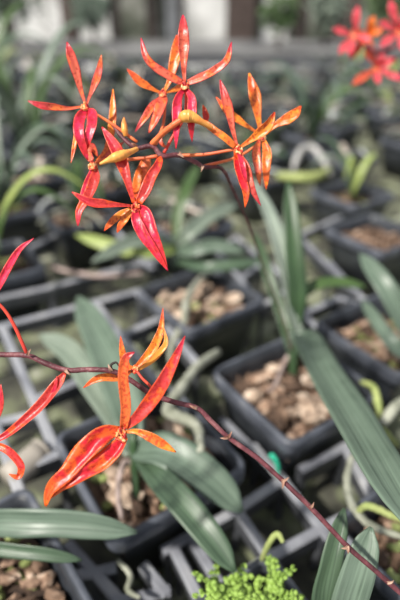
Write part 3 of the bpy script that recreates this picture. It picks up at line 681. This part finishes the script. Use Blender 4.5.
# E behind D
e = centre(U, 262, 136, .217, 10, [(255, 146, .219), (235, 158, .219), (204, 166, .215)])
tepal(e, 'dorsal_sepal', [(261, 134, .217), (258, 118, .216), (256, 103, .215), (253, 90, .215), (249, 73, .215)], 13, 'orange', 'spat', back='yellow')
tepal(e, 'petal', [(259, 134, .217), (248, 127, .216), (238, 120, .215), (227, 111, .214), (216, 97, .214)], 8.5, 'orange', 'spat')
tepal(e, 'petal', [(265, 134, .217), (276, 125, .215), (286, 120, .214), (294, 115, .213), (301, 106, .213)], 12, 'orange', 'spat', back='yellow')
tepal(e, 'lateral_sepal', [(259, 140, .217), (256, 152, .215), (258, 168, .214), (260, 186, .215)], 10, 'coral', 'lance', twist=(-.3, .3))
tepal(e, 'lateral_sepal', [(264, 140, .217), (267, 153, .215), (266, 170, .214), (266, 190, .215)], 11, 'orange', 'lance', twist=(.4, -.2))
# F hanging flower
f = centre(U, 136, 206, .198, 13, [(141, 196, .203), (150, 178, .208), (160, 158, .207)], 'ped_r')
tepal(f, 'dorsal_sepal', [(134, 203, .198), (129, 185, .197), (123, 165, .197), (115, 147, .197), (102, 127, .197)], 14, 'red', 'spat', cup=.4)
tepal(f, 'petal', [(139, 203, .198), (146, 190, .198), (152, 176, .199), (158, 166, .2), (161, 156, .203)], 11.5, 'red', 'even', cup=.45)
tepal(f, 'petal', [(131, 206, .198), (117, 205, .196), (103, 204, .195), (89, 202, .194), (72, 192, .193)], 10, 'red', 'spat', cup=.5)
tepal(f, 'lateral_sepal', [(136, 209, .198), (136, 219, .195), (143, 234, .193), (155, 251, .193), (168, 271, .194)], 13, 'crimson', 'lance', twist=(-.3, .2))
tepal(f, 'lateral_sepal', [(140, 207, .198), (146, 213, .196), (150, 229, .194), (158, 248, .194), (168, 271, .195)], 16, 'crimson', 'lance', twist=(.35, -.2))
tepal(f, 'petal', [(133, 209, .2), (127, 217, .201), (121, 225, .202), (117, 233, .203)], 8, 'orange', 'lance', back='yellow')
tepal(f, 'petal', [(130, 209, .202), (120, 215, .203), (111, 223, .204), (104, 231, .205)], 8, 'orange', 'lance')
# G
g2 = centre(U, 93, 165, .205, 12, [(102, 160, .207), (118, 160, .209), (140, 158.5, .209), (158, 156, .207)])
tepal(g2, 'lateral_sepal', [(96, 169, .205), (94, 182, .203), (88, 197, .201), (80, 211, .200), (78, 226, .2)], 13, 'red', 'broad', twist=(-.2, .3))
tepal(g2, 'lateral_sepal', [(92, 169, .205), (88, 182, .206), (83, 196, .206), (79, 209, .205)], 8, 'crimson', 'lance')
tepal(g2, 'dorsal_sepal', [(96, 162, .207), (106, 150, .21), (111, 134, .212), (113, 115, .213), (113, 89, .214)], 9, 'orange', 'spat')
tepal(g2, 'petal', [(92, 161, .206), (88, 153, .208), (92, 147, .209), (98, 157, .21)], 9, 'coral', 'even')
tepal(g2, 'petal', [(99, 165, .207), (107, 158, .21), (114, 150, .211), (124, 142, .213)], 9, 'coral', 'lance')
# drooping tips between
tepal(b, 'petal', [(205, 123, .214), (206, 118, .213), (205, 112, .212), (203, 105, .212)], 7, 'red', 'lance')
tepal(c, 'petal', [(165, 126, .214), (160, 140, .214), (168, 150, .214)], 5, 'coral', 'lance')
h2 = tepal(f, 'petal', [(143, 160, .215), (139, 175, .214), (136, 190, .212), (137, 200, .208)], 9, 'orange', 'lance')

# lower spray
Lw = spray(P(200, 410, .19), 'lower orchid spray: bare purple stem crossing the frame with the largest red flower')
stem_part(Lw, 'stem', [(-25, 352, .196), (0, 354.5, .195), (27, 355.5, .193), (45, 363, .192), (66, 370, .191), (90, 369.5, .19), (112, 371, .19), (130, 380, .19), (150, 393, .19), (174, 402, .19), (197, 408, .19), (212, 422, .19), (228, 437, .19), (256, 457, .19), (282, 480, .19), (313, 510, .19), (346, 545, .19), (372, 568, .19), (412, 603, .19)], 5.4, 'rachis', [1, 1, 1, .95, .95, .9, .9, .95, .95], n=120)
for x, y, dx, dy in ((28, 355, 3, -6), (66, 370, 5, 5), (112, 371, -4, -7), (197, 408, -8, -3), (228, 437, 4, -6), (228, 437, -8, 1), (283, 480, -1, 9), (283, 480, 6, -3), (347, 546, -6, 2), (347, 546, 1, 8), (387, 582, 7, -2), (310, 507, 4, -5)):
    bract(Lw, x, y, .1885, dx, dy, 7)
mb = MB(); tube(mb, [P(112, 371, .189), P(111, 365, .188), P(116, 362.5, .188), P(119, 366, .188)], [.0006, .0005, .0003], n=12, sides=6)
o = link('tendril', mb.mesh('tendril', [M['post']])); inv_parent(o, Lw)
# H largest flower
H = centre(Lw, 121, 432, .176, 17, [(128, 424, .178), (142, 410, .183), (152, 396, .188)], 'ped_r')
tepal(H, 'dorsal_sepal', [(124, 427, .176), (126.5, 408, .173), (125, 390, .171), (123.5, 372, .170), (126, 358, .169), (134.5, 352, .168)], 12, 'curled', 'even', cup=.5, label='upright orange sepal with a crimson curled tip')
tepal(H, 'petal', [(126, 427, .176), (141, 413, .173), (158, 390, .170), (172, 365, .168), (185, 336, .167)], 16, 'red', 'lance', cup=.45, back='yellow')
tepal(H, 'petal', [(125, 432, .176), (136, 431, .174), (150, 436, .172), (162, 443, .171), (176, 452, .170)], 11, 'orange', 'spat', cup=.4)
tepal(H, 'lateral_sepal', [(120, 429, .176), (103, 434, .172), (86, 449, .168), (70, 470, .165), (52, 488, .163), (46, 506, .163)], 23, 'flame', 'broad', cup=.4, twist=(-.25, .3), wav=.25)
tepal(H, 'lateral_sepal', [(126, 437, .176), (116, 449, .173), (98, 464, .169), (80, 475, .166), (64, 484, .165), (50, 498, .1645)], 19, 'flame', 'broad', cup=.4, twist=(.35, -.2), wav=.25)
# I behind H
I = centre(Lw, 135, 368, .2, 10, [(142, 378, .198), (150, 386, .195), (156, 396, .191)], 'ped_r')
tepal(I, 'dorsal_sepal', [(133, 368, .2), (127, 366, .2), (123, 354, .199), (120.5, 336, .199)], 9, 'orange', 'lance', back='yellow')
tepal(I, 'petal', [(136, 367, .2), (146, 357, .2), (155, 345, .2), (161, 329, .2), (163, 308, .201)], 10, 'orange', 'lance', back='yellow', cup=.5)
tepal(I, 'petal', [(138, 370, .2), (150, 362, .204), (160, 352, .206), (166, 342, .207), (164, 328, .208)], 7, 'yellow', 'lance', back='yellow')
tepal(I, 'lateral_sepal', [(131, 371, .2), (121, 377, .198), (105, 377, .197), (94, 380, .197), (83, 388, .197)], 9.5, 'orange', 'lance', back='yellow', label='orange sepal pointing left under the stem')
# left edge flower J
J = centre(Lw, -16, 440, .185, 14, [(-14, 400, .19), (-18, 370, .194), (-22, 353, .196)], 'ped_r')
tepal(J, 'dorsal_sepal', [(-14, 432, .185), (-6, 420, .184), (1, 404, .183), (1, 384, .183)], 9, 'red', 'lance')
tepal(J, 'petal', [(-12, 443, .185), (4, 447, .183), (15, 455, .182), (22, 466, .181), (19, 476, .180), (9, 474, .179)], 9, 'red', 'even', cup=.5)
k1 = centre(Lw, -24, 452, .183, 10, None)
tepal(k1, 'lateral_sepal', [(65, 373, .19), (58, 384, .189), (46, 400, .187), (28, 418, .185), (8, 434, .184), (-14, 446, .183)], 13, 'red', 'broad', cup=.6, twist=(0, .3), label='long rolled red blade running to the left edge')
tepal(k1, 'lateral_sepal', [(50, 396, .188), (55, 388, .187), (57, 376, .187)], 5, 'crimson', 'lance')
n1 = centre(Lw, -16, 300, .188, 12, [(-12, 297, .188), (2, 307, .19), (14, 325, .191), (27, 354, .193)], 'ped_r')
tepal(n1, 'petal', [(-14, 302, .188), (-3, 290, .187), (9, 268, .186), (20, 250, .185), (34, 238, .185)], 8.5, 'crimson', 'lance', cup=.5)
# distant pink spray
T = spray(P(372, 40, .42), 'blurred spray of pink and orange flowers in the upper right corner')
stem_part(T, 'stem', [(440, 30, .43), (418, 35, .428), (398, 45, .426), (380, 52, .424), (366, 44, .424)], 5, 'rachis', n=30)
def far_flower(x, y, d, tips, mats, px=10, ped=None):
    cc = centre(T, x, y, d, 12, ped, 'ped_r')
    for i, (tx, ty) in enumerate(tips):
        nm = 'lateral_sepal' if i >= 3 else ('dorsal_sepal' if i == 0 else 'petal')
        tepal(cc, nm, [(x, y, d), ((2*x+tx)/3+.5, (2*y+ty)/3, d-.006), ((x+2*tx)/3-.5, (y+2*ty)/3, d-.01), (tx, ty, d-.012)], px, mats[i % len(mats)], 'spat', back='pink')
far_flower(353, 36, .42, [(358, 6), (333, 29), (371, 40), (339, 54), (349, 55)], ['pink'], 9, [(358, 40, .424), (366, 44, .425)])
far_flower(366, 36, .435, [(374, 16), (352, 30), (383, 30), (350, 60), (372, 52)], ['orange', 'coral'], 9.5, [(368, 42, .43), (372, 47, .426)])
far_flower(376, 68, .43, [(365, 47), (397, 59), (384, 54), (352, 85), (378, 84), (402, 80)], ['coral', 'pink', 'pink'], 9.5, [(378, 60, .428), (380, 53, .425)])
far_flower(397, 32, .41, [(390, 0), (409, 14), (379, 22), (380, 47), (404, 52)], ['pink'], 10, [(399, 38, .418), (400, 44, .425)])

# ------------------------------------------------------------ far end: posts, panels, foliage
def post(x, wpx, dist, mat, label, z1=2.4):
    d = dist*math.cos(PITCH)  # rough depth for the pixel column
    q = G(x, 60, -.1); dirx = (x-200)/FPX
    X = dirx*(dist*math.cos(PITCH)+.27*math.sin(PITCH)); hw = wpx/2/FPX*dist*.86
    mb = MB(); box(mb, X-hw, X+hw, dist-hw, dist+hw, -0.85, z1)
    tag(link('roof_post', mb.mesh('roof_post', [M[mat]], False)), label, 'post')
post(118, 7, 5.8, 'post', 'dark roof post above the tip of the central orange sepal')
post(152, 10, 6.6, 'post', 'dark post right of the thin one at the top')
post(240, 26, 6.1, 'postb', 'broad brown post at the top right of centre')
post(300, 12, 7.2, 'post', 'dark post between the broad brown one and the pink flowers')
post(182, 6, 7.3, 'post', 'thin dark post behind the tallest sepal')
post(8, 9, 6.6, 'post', 'dark post in the top left corner')
post(70, 12, 6.9, 'postb', 'dim brown post at the top left')
post(344, 18, 6.4, 'postb', 'brown post behind the pink flowers')
def panel(x, wpx, dist, z0, z1, mat, label):
    X = (x-200)/FPX*(dist*.8526+.14); hw = wpx/2/FPX*dist*.86
    mb = MB(); box(mb, X-hw, X+hw, dist, dist+.02, z0, z1)
    tag(link('shade_panel', mb.mesh('shade_panel', [M[mat]], False)), label, 'panel')
panel(95, 30, 7.8, -.85, 2, 'panel', 'whitish shade panel left of the thin dark post')
panel(196, 60, 7.9, -.85, 2, 'panel', 'wide whitish shade panel behind the tallest sepal')
panel(28, 70, 8.0, -.85, 2, 'panel', 'whitish shade panel at the top left')
panel(275, 26, 7.7, -.85, 2, 'panel', 'whitish shade panel right of the broad brown post')
def bush(c, rad, mats, n, seed, label):
    rr = random.Random(seed); t = empty('shrub', c); tag(t, label, 'shrub')
    mb = MB()
    for k in range(n):
        v = Vector((rr.gauss(0, 1), rr.gauss(0, 1), rr.gauss(0, 1))).normalized()*rad*rr.uniform(.4, 1); p0 = c+Vector((0, 0, rad*1.5))+v
        dd = Vector((rr.uniform(-1, 1), rr.uniform(-1, 1), rr.uniform(-.3, .8))).normalized()*rad*.3
        ribbon(mb, [p0, p0+dd*.5, p0+dd+Vector((0, 0, -.01))], [.002, .022, .02, .002], UPZ+Vector((0, -1, 0)), .2, False, .002, n=4, a=2)
        for q_ in range(1): pass
    o = link('foliage', mb.mesh('foliage', [M[mats[0]], M[mats[1]]])); inv_parent(o, t)
    mb = MB(); tube(mb, [c+UPZ*.002, c+UPZ*rad*1.5], [.02, .012], n=3, sides=8); o = link('trunk', mb.mesh('trunk', [M['postb']])); inv_parent(o, t)
for i, (x, y_, r_, ms, l_) in enumerate(((0.62, 4.3, .16, ('leafv', 'leafd'), 'green shrub in front of the broad brown post'), (-1.5, 4.4, .26, ('leafm', 'leafd'), 'dim green shrub at the top left corner'), (1.55, 4.5, .24, ('leafv', 'leafm'), 'green shrub behind the pink flowers'), (-.95, 4.9, .17, ('leafg', 'leafm'), 'grey-green shrub beside the left shade panel'), (1.05, 4.6, .18, ('leafp', 'leafm'), 'pale shrub left of the pink flowers'))):
    bush(Vector((x, y_, -.02)), r_, ms, 260, 40+i, l_)
